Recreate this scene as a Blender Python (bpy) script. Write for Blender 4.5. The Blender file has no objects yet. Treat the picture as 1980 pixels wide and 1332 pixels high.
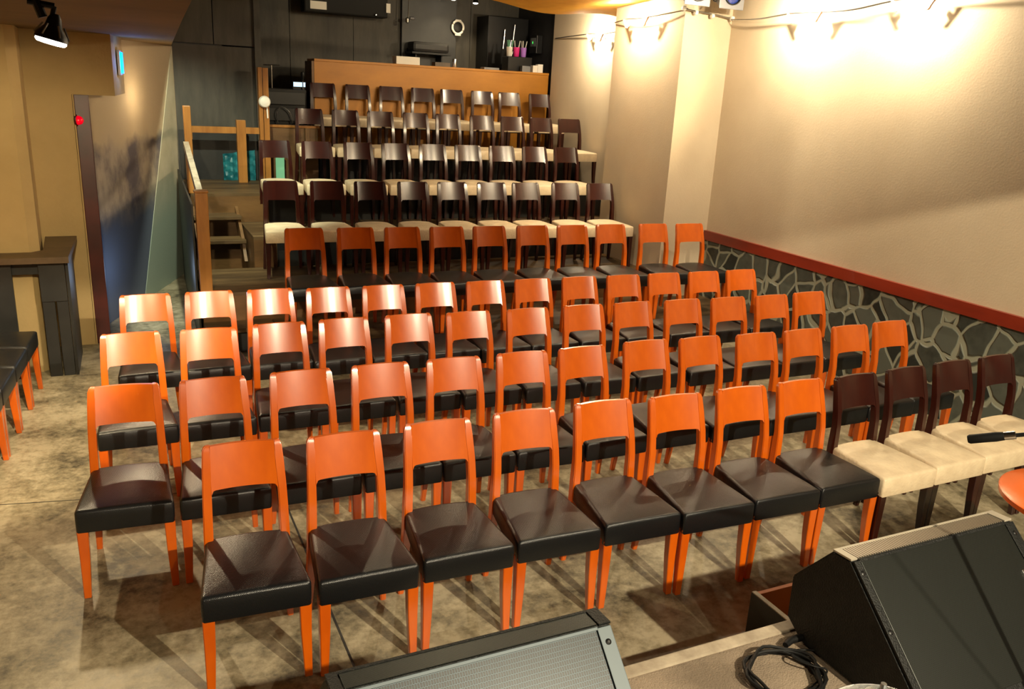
import bpy, bmesh, math, random
from mathutils import Vector, Matrix
random.seed(7)
sc = bpy.context.scene
COL = sc.collection
PI = math.pi

# ---------------------------------------------------------------- camera
A, PITCH, ROLL = math.radians(25.983), math.radians(17.178), math.radians(3.136)
fw = Vector((math.sin(A)*math.cos(PITCH), math.cos(A)*math.cos(PITCH), -math.sin(PITCH)))
r0 = Vector((math.cos(A), -math.sin(A), 0)); u0 = r0.cross(fw)
rt = math.cos(ROLL)*r0 + math.sin(ROLL)*u0
up = -math.sin(ROLL)*r0 + math.cos(ROLL)*u0
cam = bpy.data.cameras.new('camera'); cam.sensor_width = 36; cam.lens = 29.319
cam.clip_start = 0.05
co = bpy.data.objects.new('camera', cam); COL.objects.link(co)
M = Matrix((rt, up, -fw)).transposed().to_4x4(); M.translation = (0, 0, 2.324)
co.matrix_world = M
sc.camera = co

# ---------------------------------------------------------------- world, exposure, lights
w = bpy.data.worlds.new('world'); sc.world = w; w.use_nodes = True
w.node_tree.nodes['Background'].inputs[0].default_value = (1.0, .72, .45, 1)
w.node_tree.nodes['Background'].inputs[1].default_value = 0.012
vs = sc.view_settings
vs.view_transform = 'Standard'; vs.look = 'None'; vs.gamma = 1; vs.use_curve_mapping = False
vs.exposure = 0.7
sc.cycles.max_bounces = 8

def light(name, kind, loc, energy, color, target=None, size=.05, angle=90, blend=.25):
    l = bpy.data.lights.new(name, kind); l.energy = energy; l.color = color
    if kind == 'SPOT':
        l.spot_size = math.radians(angle); l.spot_blend = blend
    l.shadow_soft_size = size
    o = bpy.data.objects.new(name, l); COL.objects.link(o); o.location = loc
    if target is not None:
        o.rotation_euler = (Vector(target)-Vector(loc)).to_track_quat('-Z', 'Y').to_euler()
    return o
WARM = (1, .80, .50)
light('stage_light', 'SPOT', (2.5, -1.75, 3.6), 880, (1, .85, .60), (2.5, 4.8, 0.2), .035, 88, .3)
light('stage_light', 'SPOT', (1.2, -1.75, 3.6), 120, (1, .85, .60), (1.6, 4.8, 0.2), .035, 80, .3)
light('stage_light', 'SPOT', (4.0, -1.75, 3.6), 110, (1, .85, .60), (3.2, 4.8, 0.2), .035, 80, .3)
# downlights above the audience, plus one added wall fill
light('house_and_fill_light', 'SPOT', (-.22, 6.2, 2.48), 110, WARM, (-.2, 4.6, 0), .04, 120, .5)
light('house_and_fill_light', 'SPOT', (2.5, 6.6, 3.6), 65, WARM, (2.1, 3.6, 0), .035, 76, .5)
light('house_and_fill_light', 'SPOT', (4.2, 5.6, 3.6), 50, WARM, (3.6, 3.0, 0), .05, 80, .5)
light('house_and_fill_light', 'SPOT', (4.9, 4.7, 3.5), 260, WARM, (3.9, 10.2, 1.6), .05, 52, .5)
light('house_and_fill_light', 'SPOT', (3.6, 7.6, 3.65), 35, WARM, (3.8, 11.2, 2.2), .06, 80, .6)
light('house_and_fill_light', 'SPOT', (.75, 7.4, 3.6), 300, (.9, .95, .7), (.7, 9.4, .8), .03, 70, .5)
light('house_and_fill_light', 'SPOT', (2.4, 5.2, 3.6), 120, (1, .84, .6), (5.7, 7.5, 1.5), .25, 70, .9)  # soft unseen fill added to brighten the pillar and right wall
light('corridor_fill', 'POINT', (.2, 8.3, .5), 2.2, (.55, .72, 1.0), None, .12)  # unseen bluish point added to tint the lower corridor wall
light('corridor_fill', 'POINT', (.47, 9.2, 2.05), 3.5, (1, .75, .45), None, .1)  # unseen warm point added to brighten the upper corridor wall

# ---------------------------------------------------------------- materials
def mat(name, col, rough=.5, metal=0, spec=.5, coat=0, emit=None, estr=1):
    m = bpy.data.materials.new(name); m.use_nodes = True
    b = m.node_tree.nodes['Principled BSDF']
    b.inputs['Base Color'].default_value = (*col, 1); b.inputs['Roughness'].default_value = rough
    b.inputs['Metallic'].default_value = metal; b.inputs['Specular IOR Level'].default_value = spec
    b.inputs['Coat Weight'].default_value = coat
    if emit:
        b.inputs['Emission Color'].default_value = (*emit, 1); b.inputs['Emission Strength'].default_value = estr
    return m
def nodes(m): return m.node_tree.nodes, m.node_tree.links, m.node_tree.nodes['Principled BSDF']
def coords(m, scale=(1, 1, 1), obj=True):
    n, l, b = nodes(m)
    tc = n.new('ShaderNodeTexCoord'); mp = n.new('ShaderNodeMapping'); mp.inputs['Scale'].default_value = scale
    l.new(tc.outputs['Object' if obj else 'Generated'], mp.inputs[0]); return mp.outputs[0]
def mottle(m, c1, c2, scale=3, detail=6, stretch=(1, 1, 1), bump=.0, lo=.35, hi=.65, bscale=None, rough=.6):
    n, l, b = nodes(m); v = coords(m, stretch)
    t = n.new('ShaderNodeTexNoise'); t.inputs['Scale'].default_value = scale; t.inputs['Detail'].default_value = detail
    t.inputs['Roughness'].default_value = rough
    l.new(v, t.inputs['Vector'])
    r = n.new('ShaderNodeValToRGB'); r.color_ramp.elements[0].position = lo; r.color_ramp.elements[1].position = hi
    r.color_ramp.elements[0].color = (*c1, 1); r.color_ramp.elements[1].color = (*c2, 1)
    l.new(t.outputs[0], r.inputs[0]); l.new(r.outputs[0], b.inputs['Base Color'])
    if bump:
        t2 = n.new('ShaderNodeTexNoise'); t2.inputs['Scale'].default_value = bscale or scale*8; l.new(v, t2.inputs['Vector'])
        bp = n.new('ShaderNodeBump'); bp.inputs['Strength'].default_value = bump; bp.inputs['Distance'].default_value = .01
        l.new(t2.outputs[0], bp.inputs['Height']); l.new(bp.outputs[0], b.inputs['Normal'])
    return r

m_orange = mat('orange_varnished_wood', (.8, .12, .008), .3, coat=.9)
mottle(m_orange, (.57, .090, .002), (.73, .135, .003), 5, 4, (1, 1, .35))
nodes(m_orange)[2].inputs['Coat Roughness'].default_value = .19
m_dark = mat('dark_mahogany_wood', (.035, .006, .004), .3, coat=.6, spec=.4)
mottle(m_dark, (.020, .0022, .001), (.036, .004, .002), 6, 4, (1, 1, .3))
nodes(m_dark)[2].inputs['Coat Roughness'].default_value = .2
m_black = mat('black_woven_vinyl', (.007, .008, .009), .31, spec=.55)
n, l, b = nodes(m_black); v = coords(m_black)
wv = n.new('ShaderNodeTexWave'); wv.inputs['Scale'].default_value = 95; wv.bands_direction = 'DIAGONAL'; wv.inputs['Distortion'].default_value = .6
vo = n.new('ShaderNodeTexVoronoi'); vo.inputs['Scale'].default_value = 190
l.new(v, wv.inputs['Vector']); l.new(v, vo.inputs['Vector'])
ad = n.new('ShaderNodeMath'); ad.operation = 'ADD'; l.new(wv.outputs['Fac'], ad.inputs[0]); l.new(vo.outputs['Distance'], ad.inputs[1])
bp = n.new('ShaderNodeBump'); bp.inputs['Strength'].default_value = .35; bp.inputs['Distance'].default_value = .0012
l.new(ad.outputs[0], bp.inputs['Height']); l.new(bp.outputs[0], b.inputs['Normal'])
m_cream = mat('cream_vinyl', (.78, .63, .42), .5)
mottle(m_cream, (.70, .56, .37), (.82, .68, .46), 9, 3, bump=.25, bscale=60)

m_wall = mat('beige_plaster', (.62, .47, .3), .75)
mottle(m_wall, (.52, .42, .285), (.61, .505, .355), 1.1, 8, bump=.12, lo=.3, hi=.7, bscale=70)
m_wallL = mat('ochre_plaster', (.56, .4, .22), .8)
mottle(m_wallL, (.38, .265, .11), (.49, .35, .155), 1.5, 8, bump=.12, lo=.3, hi=.7, bscale=45)
m_ceil = mat('tan_ceiling', (.42, .25, .12), .85)
mottle(m_ceil, (.13, .075, .018), (.19, .11, .028), .9, 5, bump=.1)
m_hall = mat('stained_corridor_plaster', (.5, .45, .36), .8)
r = mottle(m_hall, (.13, .11, .12), (.40, .33, .24), 2.6, 10, (1, 1, .8), bump=.2, lo=.40, hi=.60, bscale=60)
def banded(m, src, stops, amp=.35):
    n, l, b = nodes(m)
    sep = n.new('ShaderNodeSeparateXYZ'); l.new(coords(m), sep.inputs[0])
    nz = n.new('ShaderNodeTexNoise'); nz.inputs['Scale'].default_value = 3; nz.inputs['Detail'].default_value = 8; l.new(coords(m), nz.inputs['Vector'])
    ma = n.new('ShaderNodeMath'); ma.operation = 'MULTIPLY_ADD'; ma.inputs[1].default_value = amp; l.new(nz.outputs[0], ma.inputs[0]); l.new(sep.outputs['Z'], ma.inputs[2])
    cur = src
    for z, wd, c in stops:
        mr = n.new('ShaderNodeMapRange'); mr.inputs['From Min'].default_value = z+amp/2-wd; mr.inputs['From Max'].default_value = z+amp/2+wd; l.new(ma.outputs[0], mr.inputs['Value'])
        mm = n.new('ShaderNodeMix'); mm.data_type = 'RGBA'; l.new(mr.outputs[0], mm.inputs['Factor'])
        if z > 1.3:      # clean paint above
            mm.inputs['B'].default_value = (*c, 1); l.new(cur, mm.inputs['A'])
        else:            # stop colour below
            mm.inputs['A'].default_value = (*c, 1); l.new(cur, mm.inputs['B'])
        cur = mm.outputs['Result']
    l.new(cur, b.inputs['Base Color'])
banded(m_hall, r.outputs[0], [(1.62, .05, (.46, .37, .24)), (.95, .12, (.10, .12, .17))])
m_hall_lit = mat('lit_corridor_wedge', (.4, .38, .28), .8)  # colour of the lit wedge on the corridor wall
r = mottle(m_hall_lit, (.40, .36, .25), (.50, .45, .33), 3, 8, bump=.15, bscale=60)
banded(m_hall_lit, r.outputs[0], [(.95, .25, (.30, .36, .29))], .25)
m_blackceil = mat('black_ceiling', (.02, .019, .017), .9)
mottle(m_blackceil, (.015, .014, .012), (.03, .028, .024), 2)

m_floor = mat('polished_concrete', (.3, .24, .16), .42, spec=.4)
n, l, b = nodes(m_floor); v = coords(m_floor)
t1 = n.new('ShaderNodeTexNoise'); t1.inputs['Scale'].default_value = 2.2; t1.inputs['Detail'].default_value = 9; t1.inputs['Roughness'].default_value = .68
t2 = n.new('ShaderNodeTexNoise'); t2.inputs['Scale'].default_value = 20; t2.inputs['Detail'].default_value = 8; t2.inputs['Roughness'].default_value = .7
l.new(v, t1.inputs['Vector']); l.new(v, t2.inputs['Vector'])
mx = n.new('ShaderNodeMath'); mx.operation = 'MULTIPLY_ADD'; mx.inputs[1].default_value = .6
l.new(t2.outputs[0], mx.inputs[0]); l.new(t1.outputs[0], mx.inputs[2])
r = n.new('ShaderNodeValToRGB'); e = r.color_ramp.elements
e[0].position = .62; e[0].color = (.07, .059, .038, 1); e[1].position = .93; e[1].color = (.43, .37, .25, 1)
k = r.color_ramp.elements.new(.77); k.color = (.245, .208, .13, 1)
l.new(mx.outputs[0], r.inputs[0]); l.new(r.outputs[0], b.inputs['Base Color'])
rr = n.new('ShaderNodeMapRange'); rr.inputs['To Min'].default_value = .28; rr.inputs['To Max'].default_value = .6
l.new(t2.outputs[0], rr.inputs['Value']); l.new(rr.outputs[0], b.inputs['Roughness'])
bp = n.new('ShaderNodeBump'); bp.inputs['Strength'].default_value = .15; bp.inputs['Distance'].default_value = .01
l.new(t2.outputs[0], bp.inputs['Height']); l.new(bp.outputs[0], b.inputs['Normal'])

m_stone = mat('crazy_paved_stone', (.08, .085, .07), .6)
n, l, b = nodes(m_stone); v = coords(m_stone, (1, 1, .85))
nz = n.new('ShaderNodeTexNoise'); nz.inputs['Scale'].default_value = 2.2; nz.inputs['Detail'].default_value = 2; l.new(v, nz.inputs['Vector'])
mixv = n.new('ShaderNodeMix'); mixv.data_type = 'VECTOR'; mixv.inputs['Factor'].default_value = .2
l.new(v, mixv.inputs['A']); l.new(nz.outputs['Color'], mixv.inputs['B'])
vd = n.new('ShaderNodeTexVoronoi'); vd.feature = 'DISTANCE_TO_EDGE'; vd.inputs['Scale'].default_value = 6.2; l.new(mixv.outputs['Result'], vd.inputs['Vector'])
vc = n.new('ShaderNodeTexVoronoi'); vc.inputs['Scale'].default_value = 6.2; l.new(mixv.outputs['Result'], vc.inputs['Vector'])
n2 = n.new('ShaderNodeTexNoise'); n2.inputs['Scale'].default_value = 16; n2.inputs['Detail'].default_value = 6; l.new(v, n2.inputs['Vector'])
bw = n.new('ShaderNodeRGBToBW'); l.new(vc.outputs['Color'], bw.inputs[0])
sm = n.new('ShaderNodeMath'); sm.operation = 'MULTIPLY_ADD'; sm.inputs[1].default_value = .5; l.new(n2.outputs[0], sm.inputs[0]); l.new(bw.outputs[0], sm.inputs[2])
r1 = n.new('ShaderNodeValToRGB'); e = r1.color_ramp.elements
e[0].position = .45; e[0].color = (.016, .021, .017, 1); e[1].position = 1.05; e[1].color = (.10, .112, .09, 1)
l.new(sm.outputs[0], r1.inputs[0])
r2 = n.new('ShaderNodeValToRGB'); r2.color_ramp.elements[0].position = .045; r2.color_ramp.elements[1].position = .085
l.new(vd.outputs['Distance'], r2.inputs[0])
mc = n.new('ShaderNodeMix'); mc.data_type = 'RGBA'; mc.inputs['A'].default_value = (.29, .30, .225, 1)
l.new(r2.outputs[0], mc.inputs['Factor']); l.new(r1.outputs[0], mc.inputs['B']); l.new(mc.outputs['Result'], b.inputs['Base Color'])
bp = n.new('ShaderNodeBump'); bp.inputs['Strength'].default_value = .8; bp.inputs['Distance'].default_value = .02
l.new(r2.outputs[0], bp.inputs['Height']); l.new(bp.outputs[0], b.inputs['Normal'])

m_redwood = mat('red_stained_wood', (.28, .03, .012), .4, coat=.2); mottle(m_redwood, (.17, .015, .005), (.27, .028, .010), 4, 4, (1, .2, 1))
m_doorred = mat('dark_red_door_paint', (.10, .008, .006), .4); mottle(m_doorred, (.04, .003, .002), (.08, .007, .004), 3, 3)
m_amber = mat('amber_plywood', (.62, .26, .035), .5); mottle(m_amber, (.37, .145, .008), (.52, .215, .016), 2.2, 5, (.4, 1, 1))
m_ply = mat('brown_plywood', (.28, .14, .045), .5)
mottle(m_ply, (.075, .034, .009), (.19, .095, .03), 3, 6, (.35, 2, 1), bump=.2)
m_plank = mat('worn_stage_planks', (.2, .12, .055), .5)
mottle(m_plank, (.045, .024, .008), (.145, .088, .036), 2.5, 8, (.4, 3, 1), bump=.3)
m_post = mat('honey_pine', (.5, .22, .045), .42, coat=.2); mottle(m_post, (.25, .095, .014), (.40, .175, .035), 4, 5, (2, 2, .3))
m_carpet = mat('stage_carpet', (.2, .14, .1), .9); mottle(m_carpet, (.17, .13, .09), (.29, .225, .16), 4, 8, bump=.5, bscale=160)
m_edge = mat('pale_worn_edging_and_lit_rail', (.5, .42, .33), .6); mottle(m_edge, (.25, .2, .14), (.45, .38, .28), 9, 6)
m_boards = mat('black_painted_boards', (.05, .045, .037), .6)
mottle(m_boards, (.028, .025, .019), (.08, .07, .052), 2.2, 7, (1.5, 1.5, .35), bump=.2)
m_blackp = mat('black_paint', (.012, .012, .012), .5); mottle(m_blackp, (.008, .008, .008), (.022, .021, .02), 3)
m_shade = mat('black_wood_and_shade', (.012, .013, .013), .45); mottle(m_shade, (.008, .009, .009), (.02, .02, .019), 3)  # black wood; also stands in for shade on upper tier risers
m_cab = mat('black_textured_cabinet', (.006, .007, .007), .55, spec=.3); mottle(m_cab, (.004, .005, .005), (.010, .011, .010), 30, 4, bump=.4, bscale=150)
m_btop = mat('brown_laminate', (.11, .07, .035), .45); mottle(m_btop, (.08, .05, .025), (.14, .09, .045), 4)
m_chrome = mat('chrome', (.75, .75, .75), .2, 1); m_steel = mat('brushed_steel', (.4, .4, .4), .35, 1)
m_rub = mat('black_rubber', (.005, .005, .005), .6, spec=.25); m_plast = mat('black_plastic', (.006, .006, .006), .4, spec=.3)
m_white = mat('white_paint', (.85, .82, .74), .5); m_paper = mat('white_paper', (.85, .8, .7), .7)
m_teal = mat('teal_plastic', (.02, .30, .38), .35); mottle(m_teal, (.01, .16, .22), (.06, .45, .52), 7, 6)
m_mint = mat('mint_paper', (.25, .65, .42), .6)
m_pink = mat('pink_plastic', (.75, .03, .25), .4); m_purple = mat('lilac_plastic', (.45, .2, .7), .4)
m_greyp = mat('grey_painted_metal', (.2, .205, .22), .5, .3)
m_lens = mat('blue_glass_lens', (.01, .03, .2), .08, 0, coat=1)
m_bulb = mat('glowing_lamp', (1, 1, 1), .4, emit=(1, .86, .62), estr=30)
m_bulb2 = mat('glowing_spot_lens', (1, 1, 1), .4, emit=(1, .93, .8), estr=9)
m_blue = mat('blue_lit_sign', (.0, .2, .9), .4, emit=(0.0, .22, 1), estr=3.0)
m_red = mat('red_lit_lamp', (.7, .0, .01), .25, emit=(1, 0.0, .02), estr=.35)
m_screen = mat('lit_screen', (.3, .5, .7), .4, emit=(.5, .75, 1), estr=.9)
m_cloth = mat('yellow_cloth', (.85, .45, .03), .8); mottle(m_cloth, (.75, .36, .02), (.9, .5, .04), 3, 4)
m_disc = mat('grooved_cymbal_metal', (.55, .6, .62), .22, 1)
n, l, b = nodes(m_disc); v = coords(m_disc)
wv = n.new('ShaderNodeTexWave'); wv.wave_type = 'RINGS'; wv.rings_direction = 'Z'; wv.inputs['Scale'].default_value = 60; l.new(v, wv.inputs['Vector'])
bp = n.new('ShaderNodeBump'); bp.inputs['Strength'].default_value = .8; bp.inputs['Distance'].default_value = .002
l.new(wv.outputs['Fac'], bp.inputs['Height']); l.new(bp.outputs[0], b.inputs['Normal'])
m_tabletop = mat('glossy_orange_tabletop', (.85, .14, .006), .3, coat=.3)
m_boxin = mat('orange_brown_board', (.5, .13, .02), .6)

def grille_mat(name, c_hole, c_metal, sx, sy):
    m = mat(name, c_metal, .4, .6); n, l, b = nodes(m); v = coords(m)
    br = n.new('ShaderNodeTexBrick'); br.inputs['Color1'].default_value = (0, 0, 0, 1); br.inputs['Color2'].default_value = (0, 0, 0, 1)
    br.inputs['Mortar'].default_value = (1, 1, 1, 1); br.inputs['Scale'].default_value = 1
    br.inputs['Brick Width'].default_value = sx; br.inputs['Row Height'].default_value = sy; br.inputs['Mortar Size'].default_value = min(sx, sy)*.21
    br.inputs['Mortar Smooth'].default_value = .3
    l.new(v, br.inputs['Vector'])
    mc = n.new('ShaderNodeMix'); mc.data_type = 'RGBA'; mc.inputs['A'].default_value = (*c_hole, 1); mc.inputs['B'].default_value = (*c_metal, 1)
    l.new(br.outputs['Color'], mc.inputs['Factor']); l.new(mc.outputs['Result'], b.inputs['Base Color'])
    mm = n.new('ShaderNodeMath'); mm.operation = 'MULTIPLY'; mm.inputs[1].default_value = .6
    l.new(br.outputs['Color'], mm.inputs[0]); l.new(mm.outputs[0], b.inputs['Metallic'])
    bp = n.new('ShaderNodeBump'); bp.inputs['Strength'].default_value = .9; bp.inputs['Distance'].default_value = .003
    l.new(br.outputs['Color'], bp.inputs['Height']); l.new(bp.outputs[0], b.inputs['Normal'])
    return m
m_grille = grille_mat('perforated_steel_grille', (.006, .008, .009), (.055, .070, .078), .0075, .0135)
m_grille_dark = grille_mat('black_perforated_grille', (.004, .005, .004), (.032, .037, .032), .008, .006)
m_slot = grille_mat('slotted_band_grille', (.05, .042, .03), (.42, .36, .27), .0115, .09)
m_frame = mat('grey_blue_frame', (.10, .13, .145), .5, .2)
m_framed = mat('pale_frame_edge', (.42, .38, .3), .5, .2)

# ---------------------------------------------------------------- mesh helpers
def obj(name, bm, m, parent=None, loc=None, rot=None, smooth=False):
    bmesh.ops.recalc_face_normals(bm, faces=bm.faces[:])
    me = bpy.data.meshes.new(name); bm.to_mesh(me); bm.free()
    me.materials.append(m)
    if smooth:
        for p in me.polygons: p.use_smooth = True
        try: me.set_sharp_from_angle(angle=math.radians(38))
        except Exception: pass
    o = bpy.data.objects.new(name, me); COL.objects.link(o)
    if loc: o.location = loc
    if rot: o.rotation_euler = rot
    if parent: o.parent = parent
    return o
def tag(o, label=None, cat=None, group=None, kind=None):
    if label: o['label'] = label
    if cat: o['category'] = cat
    if group: o['group'] = group
    if kind: o['kind'] = kind
    return o
def struct(name, bm, m, label=None, smooth=False):
    return tag(obj(name, bm, m, smooth=smooth), label, None, None, 'structure')
def thing(name, label, cat, loc=(0, 0, 0), rotz=0, group=None):
    o = bpy.data.objects.new(name, None); COL.objects.link(o); o.empty_display_size = .1
    o.location = loc; o.rotation_euler = (0, 0, rotz)
    return tag(o, label, cat, group)
def B(): return bmesh.new()
def box(bm, x0, x1, y0, y1, z0, z1, bev=0, mtx=None):
    r = bmesh.ops.create_cube(bm, size=1)
    vs_ = r['verts']
    for v in vs_: v.co = Vector(((x0+x1)/2+v.co.x*(x1-x0), (y0+y1)/2+v.co.y*(y1-y0), (z0+z1)/2+v.co.z*(z1-z0)))
    if bev:
        es = list({e for v in vs_ for e in v.link_edges})
        r2 = bmesh.ops.bevel(bm, geom=es, offset=bev, segments=2, affect='EDGES', profile=.6)
        vs_ = r2['verts']
    if mtx:
        bmesh.ops.transform(bm, matrix=mtx, verts=list(set(vs_)))
    return bm
def prism(bm, poly, a, b, axis='z'):
    def P(p, t):
        if axis == 'z': return (p[0], p[1], t)
        if axis == 'x': return (t, p[0], p[1])
        return (p[0], t, p[1])
    v1 = [bm.verts.new(P(p, a)) for p in poly]; v2 = [bm.verts.new(P(p, b)) for p in poly]
    bm.faces.new(v1); bm.faces.new(v2[::-1])
    for i in range(len(poly)):
        j = (i+1) % len(poly); bm.faces.new((v1[i], v1[j], v2[j], v2[i]))
    return bm
def loft(bm, rings, cap=True):
    R = [[bm.verts.new(p) for p in r] for r in rings]
    for a_, b_ in zip(R, R[1:]):
        n_ = len(a_)
        for i in range(n_): bm.faces.new((a_[i], a_[(i+1) % n_], b_[(i+1) % n_], b_[i]))
    if cap: bm.faces.new(R[0]); bm.faces.new(R[-1])
    return bm
def tube(bm, pts, rad, seg=8, closed=False):
    pts = [Vector(p) for p in pts]; rings = []
    n_ = len(pts)
    for i, p in enumerate(pts):
        if closed: d = pts[(i+1) % n_]-pts[i-1]
        else: d = pts[min(i+1, n_-1)]-pts[max(i-1, 0)]
        d.normalize(); a_ = Vector((0, 0, 1)) if abs(d.z) < .9 else Vector((1, 0, 0))
        u = d.cross(a_).normalized(); v_ = d.cross(u)
        rr_ = rad[i] if isinstance(rad, (list, tuple)) else rad
        rings.append([p+rr_*(math.cos(2*PI*k/seg)*u+math.sin(2*PI*k/seg)*v_) for k in range(seg)])
    if closed: rings.append(rings[0])
    if closed:
        R = [[bm.verts.new(p) for p in r] for r in rings[:-1]]; R.append(R[0])
        for a_, b_ in zip(R, R[1:]):
            for i in range(seg): bm.faces.new((a_[i], a_[(i+1) % seg], b_[(i+1) % seg], b_[i]))
        return bm
    return loft(bm, rings)
def lathe(bm, prof, seg=24, mtx=None, c=(0, 0, 0)):
    rings = []
    for r_, z_ in prof:
        rings.append([Vector((c[0]+r_*math.cos(2*PI*k/seg), c[1]+r_*math.sin(2*PI*k/seg), c[2]+z_)) for k in range(seg)])
    if mtx: rings = [[mtx @ p for p in r] for r in rings]
    return loft(bm, rings)
def catmull(pts, n=8):
    pts = [Vector(p) for p in pts]; P = [pts[0]]+pts+[pts[-1]]; out = []
    for i in range(1, len(P)-2):
        a_, b_, c_, d_ = P[i-1:i+3]
        for k in range(n):
            t = k/n
            out.append(.5*((2*b_)+(c_-a_)*t+(2*a_-5*b_+4*c_-d_)*t*t+(3*b_-a_-3*c_+d_)*t**3))
    out.append(pts[-1]); return out

# ================================================================ THE SETTING
XC, XB, XA = 5.75, 5.175, 5.85
YP, YPE, YCN = 7.18, 8.45, 11.2
bm = B(); box(bm, -4, 7.5, -4, 14, -.1, 0)
fl = struct('floor', bm, m_floor, 'mottled polished concrete floor')
bm = B(); box(bm, .742, .752, 2.05, 7.0, 0, .0015)
struct('trim_2', bm, m_blackp, 'thin dark joint running along the concrete floor')
bm = B(); prism(bm, [(-1.4, 4.97), (.72, 4.56), (.72, 4.565), (-1.4, 4.976)], 0, .0012)
struct('trim_3', bm, m_blackp, 'thin dark joint running across the concrete floor')

bm = B(); prism(bm, [(XC, -4), (XC+.3, -4), (XC+.3, YP), (XC, YP)], .955, 3.75)
struct('wall_right', bm, m_wall, 'beige plaster wall above the stone dado')
bm = B(); prism(bm, [(XC-.01, -4), (XC+.3, -4), (XC+.3, YP), (XC-.01, YP)], 0, .955)
struct('wall_right_stone', bm, m_stone, 'grey crazy-paved stone dado with pale mortar')
bm = B(); prism(bm, [(XC-.035, -4), (XC, -4), (XC, YP), (XC-.035, YP)], .86, .958)
struct('trim_1', bm, m_redwood, 'red-brown wooden rail capping the stone dado')
bm = B(); prism(bm, [(XB, YP), (XC+.3, YP), (XC+.3, YPE), (XB, YPE)], 0, 3.75)
struct('wall_right_pillar', bm, m_wall, 'beige pillar projecting from the right wall')
bm = B(); prism(bm, [(XA, YPE), (XC+.3, YPE), (XC+.3, YCN), (XA, YCN)], 0, 3.75)
struct('wall_right_rear', bm, m_wall, 'beige wall beside the rear seating tiers')
bm = B(); prism(bm, [(XA+.05, YCN), (XC+.3, YCN), (XC+.3, 12.6), (XA+.05, 12.6)], 0, 3.75)
struct('wall_booth_side', bm, m_blackp, 'black side wall of the rear booth')
# rear wall of boards
bm = B()
x = 1.5
while x < 6.1:
    x2 = min(x+.9, 6.1)
    box(bm, x+.004, x2-.004, 12.5+random.uniform(0, .008), 12.62, 0, 3.75); x = x2
struct('wall_back', bm, m_boards, 'black painted board wall behind the booth')
# black wall block behind the stairs
bm = B(); box(bm, .72, 1.60, 10.45, 10.6, 0, 2.585); box(bm, .72, 1.155, 10.44, 10.6, 2.6, 3.75); box(bm, 1.165, 1.6, 10.44, 10.6, 2.6, 3.75)
box(bm, 1.60, 1.66, 10.40, 10.6, 0, 3.75); box(bm, 1.6, 1.7, 10.6, 12.5, 0, 3.75)
struct('wall_back_left', bm, m_boards, 'black panelled wall behind the stair landing')

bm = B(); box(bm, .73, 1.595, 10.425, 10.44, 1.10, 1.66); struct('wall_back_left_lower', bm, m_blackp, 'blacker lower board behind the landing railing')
# left side
bm = B(); prism(bm, [(-3, 7.1), (-.60, 7.1), (-.535, 7.17), (-.555, 7.75), (-3, 7.75)], 0, 2.55)
struct('wall_left_column', bm, m_wallL, 'ochre column with a chamfered corner')
bm = B(); box(bm, -3, -.235, 7.75, 8.0, 0, 2.55); struct('wall_left', bm, m_wallL, 'ochre wall beside the corridor opening')
bm = B(); prism(bm, [(-.235, 7.75), (.08, 7.75), (.175, 8.65), (-.06, 8.65)], 2.08, 2.55)
struct('wall_left_header', bm, m_wallL, 'ochre header box above the corridor opening')
bm = B(); prism(bm, [(-.30, 8.0), (-.28, 8.0), (.72, 10.45), (.70, 10.45), (.60, 10.6), (-.5, 8.0)], 0, 2.55)
struct('wall_corridor', bm, m_hall, 'stained pale wall of the corridor')
bm = B(); box(bm, -1.5, -1.4, -4, 7.1, 0, 3.75); struct('wall_left_side', bm, m_wallL, 'ochre side wall behind the wall chairs')
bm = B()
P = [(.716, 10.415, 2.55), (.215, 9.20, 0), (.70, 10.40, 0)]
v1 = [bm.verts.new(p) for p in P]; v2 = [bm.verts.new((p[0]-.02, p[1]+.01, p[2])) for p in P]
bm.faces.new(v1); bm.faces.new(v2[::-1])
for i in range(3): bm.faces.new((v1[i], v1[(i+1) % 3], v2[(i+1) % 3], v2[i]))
struct('wall_corridor_light_wedge', bm, m_hall_lit, 'wedge of light on the corridor wall, built as a pale green-grey panel')  # lit part of the wall built as a thin pale panel
d1 = thing('door_1', None, None); tag(d1, kind='structure')
bm = B(); box(bm, -.222, -.115, 7.77, 7.86, 0, 2.08, .004); obj('door_frame', bm, m_doorred, d1)
bm = B(); box(bm, -.232, -.222, 7.745, 7.86, 0, 2.08); obj('door_jamb', bm, m_wallL, d1)

bm = B(); prism(bm, [(-3, 1.2), (.18, 1.2), (.30, 3.28), (.38, 4.73), (.62, 8.89), (.712, 10.45), (.6, 10.6), (-3, 10.6)], 2.55, 3.75)
struct('ceiling_left', bm, m_ceil, 'low tan ceiling over the left aisle')
bm = B(); box(bm, -3, 7, -4, 14, 3.75, 3.85); struct('ceiling', bm, m_blackceil, 'dark high ceiling')
bm = B(); box(bm, -1.4, XC, -4, -3.9, 0, 3.75); struct('wall_front', bm, m_wallL, 'wall behind the stage')
bm = B(); box(bm, -1.4, XC, .42, .5, 2.89, 3.75); struct('stage_light_blocker', bm, m_blackp, 'unseen black board added to cut off the stage light')  # added out of view to cast the slanting shade on the right wall

# stage
bm = B(); box(bm, -1.4, 3.3, -3.9, 2.0, 0, .398); struct('floor_stage', bm, m_carpet, 'brown carpeted stage floor')
bm = B(); box(bm, -1.4, 3.31, 1.965, 2.02, 0, .405, .006); struct('trim_5', bm, m_edge, 'pale worn edging along the stage front')

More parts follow.
